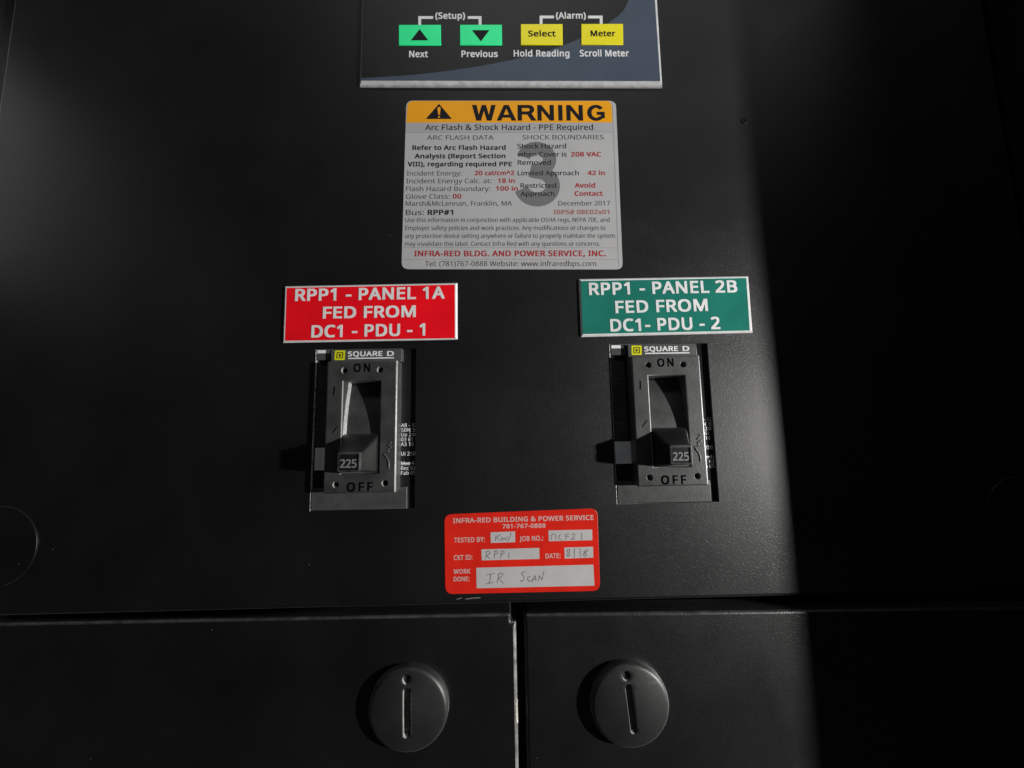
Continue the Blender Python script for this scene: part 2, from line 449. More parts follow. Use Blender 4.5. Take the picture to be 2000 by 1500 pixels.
GLYPHS = json.loads(r'''{"R":{" ":[186],"#":[460,[342,311,320,196,418,196,418,149,311,149,282,0,231,0,260,149,158,149,131,0,81,0,108,149,18,149,18,196,117,196,140,311,44,311,44,358,148,358,177,509,228,509,200,358,302,358,331,509,380,509,351,358,442,358,442,311],[167,196,269,196,292,311,189,311]],"&":[522,[217,516,252,514,283,504,307,488,325,466,336,439,340,407,332,365,311,331,278,300,238,274,376,141,406,192,426,254,489,254,460,170,441,133,416,101,520,0,436,0,373,60,325,25,269,2,198,-7,152,-4,113,9,81,28,58,56,43,91,38,132,41,166,51,196,67,220,89,243,148,283,118,318,95,358,85,405,90,438,101,466,120,487,147,504,179,514],[186,243,141,212,114,179,106,158,103,135,110,100,130,72,161,54,200,49,243,52,279,63,333,99],[214,466,188,461,165,450,152,431,147,406,150,381,160,359,200,311,236,334,260,356,274,380,278,407,274,430,261,449,241,461]],"(":[214,[28,196,31,253,40,309,53,364,74,416,100,464,133,509,193,509,148,438,117,362,99,280,92,196,95,141,103,87,117,34,137,-18,162,-67,192,-113,133,-113,100,-68,74,-21,53,30,40,84,31,139]],")":[214,[186,196,182,139,174,84,160,30,140,-21,114,-68,81,-113,22,-113,52,-67,77,-18,96,34,110,87,119,141,122,196,119,252,110,308,96,361,77,413,52,463,21,509,81,509,114,464,140,416,160,364,174,309,182,253]],",":[191,[137,75,121,20,99,-37,76,-92,29,-92,44,-34,56,28,65,83,132,83]],"-":[229,[28,164,28,219,201,219,201,164]],".":[191,[52,38,54,61,64,76,78,84,95,86,112,84,126,76,136,61,140,38,136,16,126,2,112,-7,95,-10,78,-7,64,2,54,16]],"/":[265,[258,509,68,0,7,0,196,509]],"0":[408,[372,255,364,145,351,100,334,62,310,33,281,11,245,-3,204,-7,151,1,108,24,76,62,53,115,39,179,35,255,39,332,52,396,74,448,106,486,148,509,204,516,255,509,298,486,331,448,355,396,368,332],[98,255,100,191,108,139,122,99,141,69,169,52,204,46,238,52,265,69,284,98,299,139,307,191,309,255,307,319,299,371,284,412,265,440,238,458,204,463,169,458,141,440,122,412,108,371,100,319]],"1":[408,[253,0,192,0,192,356,192,390,193,418,195,444,174,424,150,404,96,360,63,402,201,509,253,509]],"2":[408,[371,0,34,0,34,52,167,187,232,255,272,314,283,344,286,377,280,414,261,441,232,457,196,462,161,460,131,450,74,414,40,456,84,487,136,508,196,516,240,512,278,500,308,480,331,453,345,420,350,380,346,342,333,306,314,271,288,237,220,164,114,60,114,57,371,57]],"3":[408,[351,390,348,358,339,331,323,308,302,290,276,276,246,268,246,265,300,252,337,227,360,190,367,145,362,103,347,66,320,36,283,12,234,-3,172,-7,98,-1,32,20,32,79,101,54,172,45,231,52,271,72,294,104,301,146,298,175,284,198,264,215,236,227,201,234,159,236,109,236,109,290,160,290,198,292,230,301,254,316,273,335,284,359,287,386,281,419,262,443,233,459,195,463,146,458,104,443,67,420,35,463,65,484,102,500,145,512,194,516,263,508,313,480,341,440]],"4":[408,[394,116,319,116,319,0,259,0,259,116,15,116,15,169,254,512,319,512,319,172,394,172],[259,332,259,366,260,395,261,421,262,444,260,444,245,416,228,389,76,172,259,172]],"5":[408,[196,312,244,308,286,294,321,273,346,244,362,206,367,163,362,114,344,72,316,38,279,13,232,-2,177,-7,103,0,45,20,45,80,108,55,178,46,212,49,244,58,268,73,287,94,299,122,303,156,295,200,272,233,233,252,175,260,130,256,88,249,57,268,76,509,332,509,332,452,130,452,117,304,150,309]],"6":[408,[39,218,45,304,67,385,84,421,108,453,138,479,174,500,219,512,272,516,306,515,335,509,335,456,306,462,274,465,228,460,192,448,163,429,140,404,124,372,113,338,102,259,106,259,133,290,172,311,227,318,268,314,304,300,333,278,356,248,370,210,374,164,369,115,355,73,331,39,299,13,259,-2,212,-7,177,-4,145,6,116,23,90,48,68,79,52,118,43,164],[212,45,252,52,284,75,305,111,312,164,306,207,288,241,257,262,214,269,182,266,156,255,133,240,116,220,106,198,102,176,109,130,130,88,164,57,187,49]],"7":[408,[97,0,306,452,31,452,31,509,372,509,372,460,166,0]],"8":[408,[204,516,245,513,283,502,313,485,336,461,351,431,356,394,352,365,342,340,308,300,259,269,316,236,339,215,356,192,368,164,372,132,367,92,351,58,326,30,293,10,252,-3,205,-7,155,-3,112,9,79,29,54,56,40,90,35,130,38,163,50,190,67,214,88,235,140,266,95,299,63,340,54,365,52,395,56,431,71,460,95,484,125,502,162,513],[96,129,103,95,123,68,156,49,204,43,250,49,284,68,304,96,311,132,308,155,298,175,260,209,204,236,193,240,140,211,108,175,99,154],[203,466,167,460,138,446,119,423,113,392,116,368,125,348,159,317,206,293,251,317,282,348,291,368,293,392,287,423,268,446,240,460]],"9":[408,[371,292,364,205,344,124,325,88,302,56,272,29,236,10,190,-3,137,-7,104,-5,73,0,73,53,102,47,135,44,181,48,218,60,247,80,269,105,286,136,297,171,308,250,303,250,276,220,236,198,181,190,140,195,105,209,76,231,54,261,40,299,36,344,41,394,56,436,80,470,113,495,152,511,198,516,233,513,266,502,295,484,321,460,341,429,357,390,367,345],[198,463,158,456,126,434,105,397,98,345,104,301,122,268,152,246,196,239,228,243,254,253,276,269,293,289,304,310,308,332,300,379,280,421,246,452,224,460]],":":[191,[52,38,54,61,64,76,78,84,95,86,112,84,126,76,136,61,140,38,136,16,126,2,112,-7,95,-10,78,-7,64,2,54,16],[52,344,54,366,64,381,78,389,95,392,112,389,126,381,136,366,140,344,136,322,126,307,112,298,95,295,78,298,64,307,54,322]],"A":[455,[388,0,327,157,125,157,65,0,0,0,199,511,257,511,455,0],[251,369,244,389,234,420,227,444,220,416,212,389,204,369,147,214,308,214]],"B":[463,[214,509,299,502,359,481,396,442,408,383,405,355,396,330,383,308,364,292,340,278,311,270,311,267,369,248,392,232,410,210,421,180,425,145,420,102,404,66,378,37,342,17,300,4,248,0,69,0,69,509],[228,292,283,298,317,313,335,340,341,376,334,412,312,436,274,450,218,454,133,454,133,292],[133,239,133,54,236,54,293,60,330,81,350,111,356,149,354,175,345,196,329,214,306,228,273,236,231,239]],"C":[451,[287,460,249,456,214,446,183,428,158,405,138,376,124,340,115,300,111,254,116,196,131,146,156,104,189,74,233,55,286,49,350,55,409,69,409,13,349,-2,277,-7,206,1,148,25,102,64,69,116,50,180,44,255,47,310,60,361,79,405,107,444,141,475,183,497,232,511,288,516,364,508,428,486,403,432,350,452]],"D":[520,[476,260,469,180,445,116,406,66,355,29,289,7,211,0,69,0,69,509,226,509,298,502,359,480,409,445,446,396,469,335],[409,257,404,319,387,369,359,406,321,433,274,449,217,454,133,454,133,55,203,55,292,68,357,106,396,169]],"E":[396,[354,0,69,0,69,509,354,509,354,452,133,452,133,293,340,293,340,238,133,238,133,56,354,56]],"F":[370,[133,0,69,0,69,509,354,509,354,452,133,452,133,272,340,272,340,216,133,216]],"G":[519,[290,268,466,268,466,20,383,-1,287,-7,214,1,154,25,107,63,72,116,51,180,44,254,52,329,75,393,113,444,165,484,230,508,308,516,388,508,459,486,435,430,374,452,304,460,247,453,200,435,161,404,133,364,116,314,110,254,116,197,130,148,156,106,192,75,240,55,302,49,359,52,402,60,402,212,290,212]],"H":[528,[459,0,394,0,394,237,133,237,133,0,69,0,69,509,133,509,133,293,394,293,394,509,459,509]],"I":[242,[212,0,28,0,28,37,88,51,88,458,28,472,28,509,212,509,212,472,153,458,153,51,212,37]],"J":[195,[-3,-135,-33,-133,-56,-126,-56,-72,-31,-77,-4,-79,29,-72,44,-62,56,-47,63,-26,66,3,66,509,130,509,130,8,125,-37,114,-73,93,-100,67,-120,35,-132]],"K":[441,[441,0,365,0,186,243,133,197,133,0,69,0,69,509,133,509,133,258,177,307,221,355,358,509,434,509,232,287]],"L":[373,[69,0,69,509,133,509,133,57,356,57,356,0]],"M":[646,[293,0,126,446,124,446,126,410,128,362,128,308,128,0,69,0,69,509,164,509,321,92,324,92,484,509,578,509,578,0,514,0,514,313,515,363,516,409,519,445,516,445,347,0]],"N":[541,[473,0,397,0,125,423,123,423,125,384,127,336,128,284,128,0,69,0,69,509,143,509,415,88,418,88,416,122,414,172,412,221,412,509,473,509]],"O":[556,[513,255,509,199,499,148,480,103,453,65,420,34,380,12,333,-3,279,-7,223,-3,174,12,134,35,101,65,76,103,58,148,47,199,44,256,50,329,69,393,101,444,148,484,206,508,279,516,349,508,408,484,453,445,486,393,507,329],[111,255,116,196,129,145,152,104,184,74,227,55,279,49,332,55,373,74,405,104,428,145,441,196,445,255,436,341,405,406,354,447,279,460,227,454,184,436,152,406,129,365,116,315]],"P":[431,[204,509,290,500,349,469,383,422,395,359,385,299,371,272,351,247,324,227,288,212,244,202,192,198,133,198,133,0,69,0,69,509],[198,454,133,454,133,253,185,253,229,256,265,263,293,276,313,297,324,323,329,356,321,399,297,430,257,448]],"Q":[556,[513,255,509,196,497,142,476,96,447,57,410,27,365,5,487,-121,395,-121,297,-6,288,-7,279,-7,223,-3,174,12,134,35,101,65,76,103,58,148,47,199,44,256,50,329,69,393,101,444,148,484,206,508,279,516,349,508,408,484,453,445,486,393,507,329],[111,255,116,196,129,145,152,104,184,74,227,55,279,49,332,55,373,74,405,104,428,145,441,196,445,255,436,341,405,406,354,447,279,460,227,454,184,436,152,406,129,365,116,315]],"R":[444,[210,509,268,505,314,493,349,473,375,444,390,409,395,364,391,327,380,297,363,272,342,253,293,228,433,0,358,0,235,211,133,211,133,0,69,0,69,509],[206,453,133,453,133,265,210,265,263,270,300,289,322,319,329,362,325,391,316,415,299,432,276,444,244,451]],"S":[391,[358,136,352,94,336,59,309,31,273,10,228,-3,176,-7,122,-4,74,4,36,17,36,78,100,58,179,49,213,51,243,59,265,70,281,87,291,107,293,131,291,154,283,172,268,189,246,204,174,236,116,261,76,293,51,333,43,387,48,424,63,456,88,482,121,500,160,512,205,516,283,508,346,488,325,433,268,452,204,460,174,458,150,451,132,439,118,425,110,406,108,386,110,362,118,343,132,326,153,312,219,283,295,248,322,227,342,203,354,172]],"T":[396,[230,0,166,0,166,452,7,452,7,509,388,509,388,452,230,452]],"U":[521,[456,180,451,130,435,84,408,46,370,18,320,-1,258,-7,174,6,114,44,76,105,64,181,64,509,128,509,128,179,137,124,162,83,203,57,261,49,304,52,337,65,362,85,380,112,389,143,393,180,393,509,456,509]],"V":[428,[428,509,246,0,181,0,0,509,67,509,181,182,196,142,205,106,214,71,222,106,233,143,246,184,360,509]],"W":[663,[653,509,518,0,453,0,355,333,346,364,338,394,332,419,329,434,326,419,321,394,313,364,304,332,208,0,143,0,9,509,76,509,155,198,163,165,169,134,174,105,179,77,183,106,189,137,197,170,206,202,296,509,362,509,455,200,465,166,473,134,478,104,484,77,489,115,498,156,508,199,587,509]],"Y":[404,[202,259,334,509,404,509,234,197,234,0,170,0,170,195,0,509,70,509]],"^":[408,[27,190,178,513,214,513,380,190,325,190,196,446,83,190]],"a":[400,[205,388,266,380,308,358,334,318,342,260,342,0,297,0,284,54,282,54,248,20,208,-1,153,-7,121,-4,92,5,67,20,49,43,36,71,33,106,44,156,77,195,135,218,216,228,281,230,281,253,276,293,260,319,236,333,202,338,145,329,94,308,75,356,134,379],[224,185,164,178,125,162,105,138,98,106,102,77,117,59,140,47,167,44,212,50,248,70,272,104,280,153,280,187]],"b":[438,[124,410,123,364,120,332,124,332,143,354,168,372,201,384,242,388,306,376,356,339,388,277,399,191,395,131,380,81,356,43,324,15,286,-2,242,-7,201,-3,168,9,143,28,124,49,118,49,106,0,60,0,60,541,124,541],[231,337,195,332,167,321,147,301,133,274,126,238,124,193,124,190,129,128,147,83,180,54,232,45,277,54,309,83,328,129,334,192,328,255,309,300,276,327]],"c":[342,[214,-7,166,-2,124,13,88,40,61,77,44,127,39,189,45,252,63,304,91,342,126,369,170,384,218,389,275,383,318,369,300,316,260,329,217,334,181,330,153,318,132,298,116,269,107,234,104,189,107,148,116,112,132,84,153,63,180,52,213,47,268,53,312,69,312,13,270,-2]],"d":[438,[196,-7,132,5,82,43,50,104,39,190,50,276,83,339,132,377,196,389,249,381,287,362,315,332,319,332,316,360,315,389,315,541,378,541,378,0,327,0,318,52,315,52,287,21,248,1],[206,45,258,53,292,78,309,120,316,178,316,189,310,252,292,299,259,328,205,337,161,327,130,297,110,250,104,189,110,128,130,83,161,54]],"e":[402,[208,389,254,384,292,368,324,342,347,308,361,266,365,217,365,179,104,179,113,122,137,80,175,55,226,46,291,53,348,73,348,18,291,-1,223,-7,172,-2,127,15,90,43,62,81,45,130,39,188,44,246,60,296,85,336,119,365,161,383],[207,338,167,331,137,309,116,275,106,228,300,228,298,260,290,286,277,308,260,324,236,334]],"f":[245,[236,333,140,333,140,0,77,0,77,333,11,333,11,363,77,384,77,406,82,451,92,486,110,513,135,531,165,541,202,545,244,541,276,532,260,484,233,491,203,494,175,489,156,473,144,446,140,407,140,382,236,382]],"g":[438,[196,389,232,386,264,375,292,357,316,332,319,332,328,382,378,382,378,-6,373,-56,359,-97,336,-130,303,-153,260,-166,207,-171,131,-165,69,-147,69,-89,132,-111,211,-119,254,-112,288,-90,308,-56,316,-12,316,4,316,28,318,51,315,51,292,25,266,7,234,-4,196,-7,131,6,81,45,50,108,39,190,50,272,81,335,131,376],[204,337,175,332,150,319,131,299,116,269,107,233,104,189,110,127,130,82,162,53,206,44,256,52,275,61,290,76,310,116,316,175,316,190,314,237,305,275,290,302,268,322,240,332]],"h":[441,[124,383,123,355,120,329,124,329,155,362,196,381,243,388,285,385,320,374,348,356,367,329,379,293,383,249,383,0,321,0,321,244,316,285,300,314,274,331,236,337,197,332,168,320,148,300,133,274,126,239,124,197,124,0,60,0,60,541,124,541]],"i":[184,[124,382,124,0,60,0,60,382],[92,525,118,516,126,503,129,485,126,468,118,455,92,445,78,448,67,455,59,468,56,485,59,503,67,516,78,523]],"j":[184,[16,-171,-16,-169,-39,-163,-39,-112,-17,-117,8,-119,28,-116,45,-107,57,-89,60,-60,60,382,124,382,124,-57,121,-90,112,-118,98,-141,77,-157,50,-168],[56,485,59,503,67,516,78,523,92,525,118,516,126,503,129,485,126,468,118,455,92,445,78,448,67,455,59,468]],"k":[380,[123,259,122,228,120,196,123,196,135,213,153,235,168,253,290,382,364,382,209,219,374,0,299,0,166,178,123,140,123,0,60,0,60,541,123,541]],"l":[184,[124,0,60,0,60,541,124,541]],"m":[667,[480,389,536,381,577,356,601,313,609,249,609,0,547,0,547,246,542,285,528,314,504,331,469,337,421,328,389,304,372,265,365,211,365,0,304,0,304,246,295,296,284,314,269,326,250,334,225,337,191,332,164,320,146,300,133,274,125,239,124,198,124,0,60,0,60,382,111,382,121,330,124,330,154,364,193,383,236,389,277,385,310,373,336,354,354,325,357,325,380,354,410,373,444,385]],"n":[441,[244,389,305,381,348,356,374,313,383,249,383,0,321,0,321,244,316,285,300,314,274,331,236,337,181,327,148,300,130,257,124,198,124,0,60,0,60,382,111,382,121,330,124,330,156,364,197,383]],"o":[431,[393,192,389,147,380,108,365,73,345,45,319,22,288,6,253,-4,214,-7,178,-4,145,6,115,22,89,45,68,73,52,108,43,147,39,192,44,251,60,299,86,338,122,366,165,383,217,389,266,383,308,366,344,338,371,299,388,251],[104,192,107,150,116,114,131,84,153,63,180,50,216,45,251,50,279,63,301,84,316,114,325,150,328,192,324,234,316,269,300,298,279,319,251,332,215,337,164,327,131,298,110,252]],"p":[438,[243,389,306,377,356,340,388,278,399,192,395,132,380,83,356,44,324,15,286,-2,242,-7,189,1,151,21,124,49,119,49,122,18,124,-14,124,-171,60,-171,60,382,112,382,121,330,124,330,151,360,189,381],[231,337,196,332,169,322,148,304,135,278,126,244,124,204,124,192,126,148,133,112,147,83,167,62,196,49,232,45,264,50,290,64,309,87,324,116,332,152,334,193,328,252,309,297,276,326]],"q":[438,[315,-8,316,22,318,52,315,52,295,28,269,10,236,-3,195,-7,132,5,83,43,50,104,39,190,44,251,60,300,83,339,115,367,153,384,196,389,237,385,270,372,296,353,316,330,318,330,328,382,378,382,378,-171,315,-171],[207,45,242,49,270,60,291,77,304,103,313,136,316,177,316,189,309,253,292,300,258,328,205,337,161,327,129,297,110,250,104,189,110,129,130,83,162,54]],"r":[294,[239,389,262,388,284,385,276,327,255,331,235,332,193,323,156,297,132,257,124,204,124,0,60,0,60,382,112,382,119,312,122,312,151,351,190,379,213,387]],"s":[341,[309,106,305,71,291,44,268,21,238,5,201,-4,156,-7,88,-1,37,17,37,74,92,53,158,44,199,47,228,59,244,76,249,100,241,125,212,148,155,174,92,203,68,218,51,236,40,260,36,288,46,331,76,363,122,382,180,389,244,382,301,364,280,314,229,331,175,338,141,335,116,325,101,311,96,292,106,265,137,244,195,219,257,191,279,175,296,156,306,133]],"t":[257,[188,44,218,47,242,52,242,4,213,-4,178,-7,148,-4,123,4,100,18,81,39,69,70,66,111,66,333,12,333,12,364,67,388,92,469,128,469,128,382,239,382,239,333,128,333,128,113,132,83,145,61,164,48]],"u":[441,[380,382,380,0,329,0,319,51,316,51,285,18,243,-1,196,-7,154,-4,119,7,92,26,72,52,60,88,56,132,56,382,120,382,120,136,125,96,140,68,167,51,204,45,243,49,272,61,293,81,307,108,315,142,317,183,317,382]],"v":[362,[145,0,0,382,67,382,148,156,160,122,172,85,179,56,181,56,190,85,202,123,214,156,295,382,362,382,217,0]],"w":[560,[308,216,299,245,292,274,285,298,281,317,278,317,274,298,268,273,261,244,252,215,184,1,113,1,8,383,73,383,125,179,136,137,145,97,150,65,153,65,158,86,164,114,172,142,179,167,246,383,315,383,380,167,391,132,401,97,406,66,409,66,414,96,424,136,435,179,488,383,552,383,446,1,372,1]],"x":[377,[151,196,20,382,91,382,189,238,286,382,357,382,225,196,364,0,293,0,189,153,84,0,12,0]],"y":[364,[1,382,68,382,150,164,164,128,174,93,182,60,186,60,199,108,218,165,296,382,364,382,199,-52,167,-116,147,-139,123,-156,94,-167,60,-171,30,-169,8,-165,8,-116,27,-118,50,-120,88,-112,116,-88,135,-52,155,-2]],"z":[335,[308,0,28,0,28,42,233,333,40,333,40,382,302,382,302,335,100,49,308,49]]},"H":{"W":[783,[0,509,148,509,220,190,312,509,448,509,540,190,612,509,760,509,623,0,471,0,380,319,289,0,137,0]],"A":[669,[0,0,236,509,391,509,627,0,475,0,437,95,186,95,148,0],[228,194,395,194,312,395]],"R":[631,[0,0,0,509,365,509,414,503,459,485,496,456,522,420,535,378,533,335,518,294,489,259,450,233,471,190,608,0,433,0,319,182,289,198,141,198,141,0],[334,300,363,307,384,327,391,353,384,380,363,399,334,407,141,407,141,300]],"N":[669,[0,0,0,509,137,509,395,182,395,509,532,509,532,0,395,0,137,327,137,0]],"I":[258,[0,0,0,509,137,509,137,0]],"G":[570,[418,361,405,344,384,371,358,393,328,407,296,414,264,412,232,403,203,386,179,363,160,334,147,301,141,266,142,230,151,195,166,164,188,137,214,116,244,102,276,95,308,97,340,107,368,124,392,148,433,133,433,186,304,186,304,289,562,289,562,72,497,79,457,46,411,20,361,2,308,-7,254,-6,201,4,152,23,107,50,68,85,37,125,15,171,3,219,0,268,8,317,26,364,53,407,88,444,131,475,179,498,230,512,284,517,338,512,389,499,437,476,480,446,516,409]],"3":[365,[19,408,27,430,44,455,65,476,89,492,117,504,146,510,175,512,205,508,233,500,260,486,283,468,303,446,317,420,325,391,326,361,320,332,308,305,290,281,268,261,242,246,215,236,184,231,135,230,134,334,177,335,188,337,198,340,207,346,214,352,218,358,221,364,222,369,222,375,220,380,217,386,212,393,204,398,195,403,184,406,172,408,160,407,149,405,139,400,130,395,124,389,120,383,116,371],[132,338,175,327,196,326,228,319,258,307,285,290,309,269,329,243,343,214,350,183,351,151,344,119,332,89,313,63,290,41,263,23,233,10,202,3,170,0,137,3,106,10,76,23,49,41,26,63,8,90,-3,114,98,158,104,144,110,135,118,127,129,121,141,115,155,112,170,111,184,112,198,115,211,120,221,127,229,135,235,144,239,152,241,160,240,169,238,177,234,186,228,194,219,202,208,208,196,213,182,216,155,218,105,231]]}}''')

# ------------------------------------------------------------------ cabinet
CX = 10.8                                       # the cabinet's middle
LEFT, RIGHTX, TOP, LOW = -247.0, 268.6, 470.0, -330.0
cab = thing('electrical_cabinet', 'black powder coated electrical cabinet with front panel and two small doors below', 'cabinet', CX, 80)
slab('back_panel', rect(LEFT - 60, LOW, RIGHTX + 2, TOP), -22, -18, 0, 'frame', cab, back=True)
slab('side_wall', rect(RIGHTX + 2.2, LOW, RIGHTX + 5.2, TOP), -22, 101, 0.8, 'frame', cab, back=True)
slab('frame_flange', rect(LEFT - 60, LOW, LEFT - 3.5, TOP), -17.5, -6, 1.5, 'frame', cab, back=True)

def latch(name, parent, cx, cz, h, rot, r=17.3, hgt=5.0, dome=2.3, m='latchp'):
    """A round quarter-turn latch cap, slightly domed, with a screwdriver slot and a pointer dimple."""
    c, s = math.cos(rot), math.sin(rot)
    R = lambda x, z: Vector((cx + x * c - z * s, cz + x * s + z * c))
    slot = [R(*p) for p in rounded(rect(-1.6, -9.8, 1.6, 9.2), 1.3, 4)]
    dot = [R(p[0], p[1]) for p in circle(-0.3, 12.3, 1.7, 18)]
    o = slab(name, circle(cx, cz, r, 72), h - 0.3, h + hgt, min(1.6, hgt * .4), m, parent,
             holes=[(slot, 0.35, h + hgt * .45), (dot, 0.45, h + hgt * .7)], segs=8, smooth=60)
    o.data.materials.append(M['sheen'])
    bm = bmesh.new()
    bm.from_mesh(o.data)
    top = -(h + hgt) * 0.001
    for k in range(4):
        es = [e for e in bm.edges if all(abs(v.co.y - top) < 1e-6 for v in e.verts) and e.calc_length() > 0.0022]
        if es:
            bmesh.ops.subdivide_edges(bm, edges=es, cuts=1, use_grid_fill=False)
            bmesh.ops.triangulate(bm, faces=[f for f in bm.faces if len(f.verts) > 4 and all(abs(v.co.y - top) < 1e-6 for v in f.verts)])
    ox, oz = (cx - ORG[0]) * .001, (cz - ORG[1]) * .001
    for f in bm.faces:
        fc = f.calc_center_median()
        rr = math.hypot(fc.x - ox, fc.z - oz)
        if m == 'latchp' and rr < 0.0152 and abs(f.normal.y) < 0.9 and (fc.x - ox) * c + (fc.z - oz) * s < -0.0003:
            f.material_index = 1  # left walls of slot and dimple painted pale, as if lit
    for v in bm.verts:
        rr = math.hypot(v.co.x - ox, v.co.z - oz) / (r * .001)
        if v.co.y < -(h + .6) * .001:
            v.co.y += 0.001 * dome * (rr * rr - 0.6)
    bm.to_mesh(o.data)
    bm.free()
    o.data.set_sharp_from_angle(angle=math.radians(32))
    return o
M['latchp'] = mat('latch_plastic', (0.013, 0.013, 0.013), 0.45, 1.55, bump=0.15, scale=1800, dist='GGX', var=0.3, var_scale=60)

def rot_rect(cx, cz, w, hgt, a, r=0.0):
    c, s = math.cos(a), math.sin(a)
    P = rect(-w / 2, -hgt / 2, w / 2, hgt / 2)
    if r:
        P = rounded(P, r, 6)
    return [Vector((cx + p[0] * c - p[1] * s, cz + p[0] * s + p[1] * c)) for p in P]

# cutout corners in the upper panel, from the photograph (mm)
CUT = (47.1, 74.3)
CUT_R, CUT_L = (56.85, 97.0), (-83.1, 96.7)    # upper left corners
def cut(p):
    return rect(p[0], p[1] - CUT[1], p[0] + CUT[0], p[1])
t = panel = slab('front_panel', rounded(rect(LEFT, -19.4, RIGHTX, TOP - 40), 2.0, 3), -1.4, 0, 1.4, 'paint', cab,
             holes=[(cut(CUT_R), 0.25, None), (cut(CUT_L), 0.25, None)], segs=5)
for cc in (CUT_R, CUT_L):
    repaint(panel, 'edge', lambda x, z, h, n, cc=cc: abs(x + CX - cc[0]) < 0.3 and cc[1] - CUT[1] < z + 80 < cc[1] - 4.5 and h < 0.01 and abs(n.y) < 0.95)  # worn speckle, pale only on the left walls that catch light
latch('panel_latch', t, -220.0, 10.0, 0.2, 0.3, hgt=0.4, dome=0.1, m='paint')
latch('panel_latch', t, 245.5, 14.0, 0.2, -0.3, hgt=0.4, dome=0.1, m='paint')
slab('hole_plug', circle(*at(1453, 236), 1.9, 20), 0.0, 0.25, 0.2, 'frame', t)
random.seed(4)
def scuff(name, pts, w, h, m, parent):
    up, dn = [], []
    for i, p in enumerate(pts):
        e = min(1.0, 0.25 + 1.4 * min(i, len(pts) - 1 - i) / len(pts) * 2)
        up.append((p[0] + random.uniform(-.05, .05), p[1] + w * e * random.uniform(0.2, 1)))
        dn.append((p[0] + random.uniform(-.05, .05), p[1] - w * e * random.uniform(0.2, 1)))
    sheet(name, [[Vector(q) for q in up + dn[::-1]]], h, m, parent)
M['scuff'] = mat('paint_scuff', (0.16, 0.16, 0.155), 0.5, 1.4, var=0.9, var_scale=1500)
a, b = at(908, 1170, .1), at(939, 1167, .1)
scuff('paint_scratch', [a.lerp(b, k / 22) for k in range(23)], 0.38, 0.06, 'scuff', t)
a, b = at(891, 1170.5, .1), at(903, 1168, .1)
scuff('paint_scratch', [a.lerp(b, k / 10) for k in range(11)], 0.34, 0.06, 'scuff', t)

# ------------------------------------------------------------------ the two doors below
DH = 1.5
def door(x0, z0, x1, z1):
    return rounded([Vector((x0, LOW + 10)), Vector((x1, LOW + 10)), Vector((x1, z1)), Vector((x0, z0))], 1.6, 4)
notch = rounded([Vector(p) for p in ((LEFT, LOW + 10), (9.3, LOW + 10), (9.3, -26.8), (7.0, -26.8), (7.0, -23.2), (LEFT, -21.6))], 1.0, 4)
t = slab('door', notch, -12, DH, 1.4, 'paint', cab, segs=6)
repaint(t, 'doortop', lambda x, z, h, n: z + 80 > -25 and h > 0.1 and n.z > 0.2)  # top bevel painted lighter, as lit from above
t['label'] = 'left door with a pale painted highlight along the centre gap'
repaint(t, 'edgelight', lambda x, z, h, n: x + CX > 7.4 and h > -1.0 and n.x > 0.10 and abs(n.y) < 0.995)  # highlight painted pale on the bevel at the centre gap
cl = at(796, 1389, 6.2)
latch('door_latch', t, cl.x, cl.y, DH, math.radians(0.8), r=16.7)
a, b = at(1010.6, 1366, 1), at(1012.6, 1412, 1)
P = [a.lerp(b, k / 26) for k in range(27)]
random.seed(9)
V, F = [], []
for i, p in enumerate(P):
    e = min(1, 4 * min(i, 26 - i) / 26)
    for dx, hh in ((-0.62, 1.42), (-0.25, 1.22), (0.07, 0.2 + (1 - e) * 0.7)):
        V.append((9.3 + dx + (0.2 * (1 - e) if dx < -.5 else 0) + random.uniform(-.08, .08) * (dx < -.5), p[1] + random.uniform(-.05, .05), hh))
for i in range(26):
    for k in (0, 1):
        F.append([3 * i + k, 3 * i + k + 3, 3 * i + k + 4, 3 * i + k + 1])
put('paint_chip', V, F, 'chip', t)
t = slab('door', door(13.0, -23.5, RIGHTX, -26.4), -12, DH, 1.4, 'paint', cab, segs=6)
repaint(t, 'doortop', lambda x, z, h, n: z + 80 > -28.5 and h > 0.1 and n.z > 0.2)  # lit top bevel, again by a lighter colour
t['label'] = 'right door crossed by the straight shadow edge'
cl = at(1233, 1381, 6.2)
latch('door_latch', t, cl.x, cl.y, DH, math.radians(5.0), r=16.7)

# ------------------------------------------------------------------ meter panel at the top
t = thing('meter_panel', 'meter keypad plate with green and yellow buttons, black and slate blue, above the warning label', 'meter panel', 12.9, 270)
MH = 1.9
c = [at(703.5, 170, 0), at(1293, 171.5, 0)]
outer = [at(703.6, 170, .4), at(1292.8, 171.5, .4), at(1282.2, 0, .4) + (at(1282.2, 0, .4) - at(1292.8, 171.5, .4)), at(708.4, 0, .4) + (at(708.4, 0, .4) - at(703.6, 170, .4))]
slab('mounting_plate', outer, 0, MH, 1.1, 'alu', t, segs=2, smooth=20)
def mq(pts, h=MH + .04):
    return [at(x, y, h) for x, y in pts]
zt = 345.0
bl, br = at(705.5, 157.5, MH), at(1289.5, 158.5, MH)
face = [bl, br, Vector((br.x - 0.1, zt)), Vector((bl.x, zt))]
pr = sheet('face_print', [face], MH + 0.05, 'mblack', t)
curve = [(704.6, 152.5), (740, 150.6), (775, 148.6), (808, 146), (850, 141.5), (885, 137), (925, 131), (962, 124.5), (1000, 117), (1040, 107.5), (1070, 99.5),
         (1096, 90.5), (1130, 76.5), (1160, 61), (1178, 51), (1192, 42), (1207, 31.5), (1218, 20), (1225, 8), (1229, -4), (1231, -20), (1231, -40)]
P = [at(x, y, MH + .1) for x, y in curve]
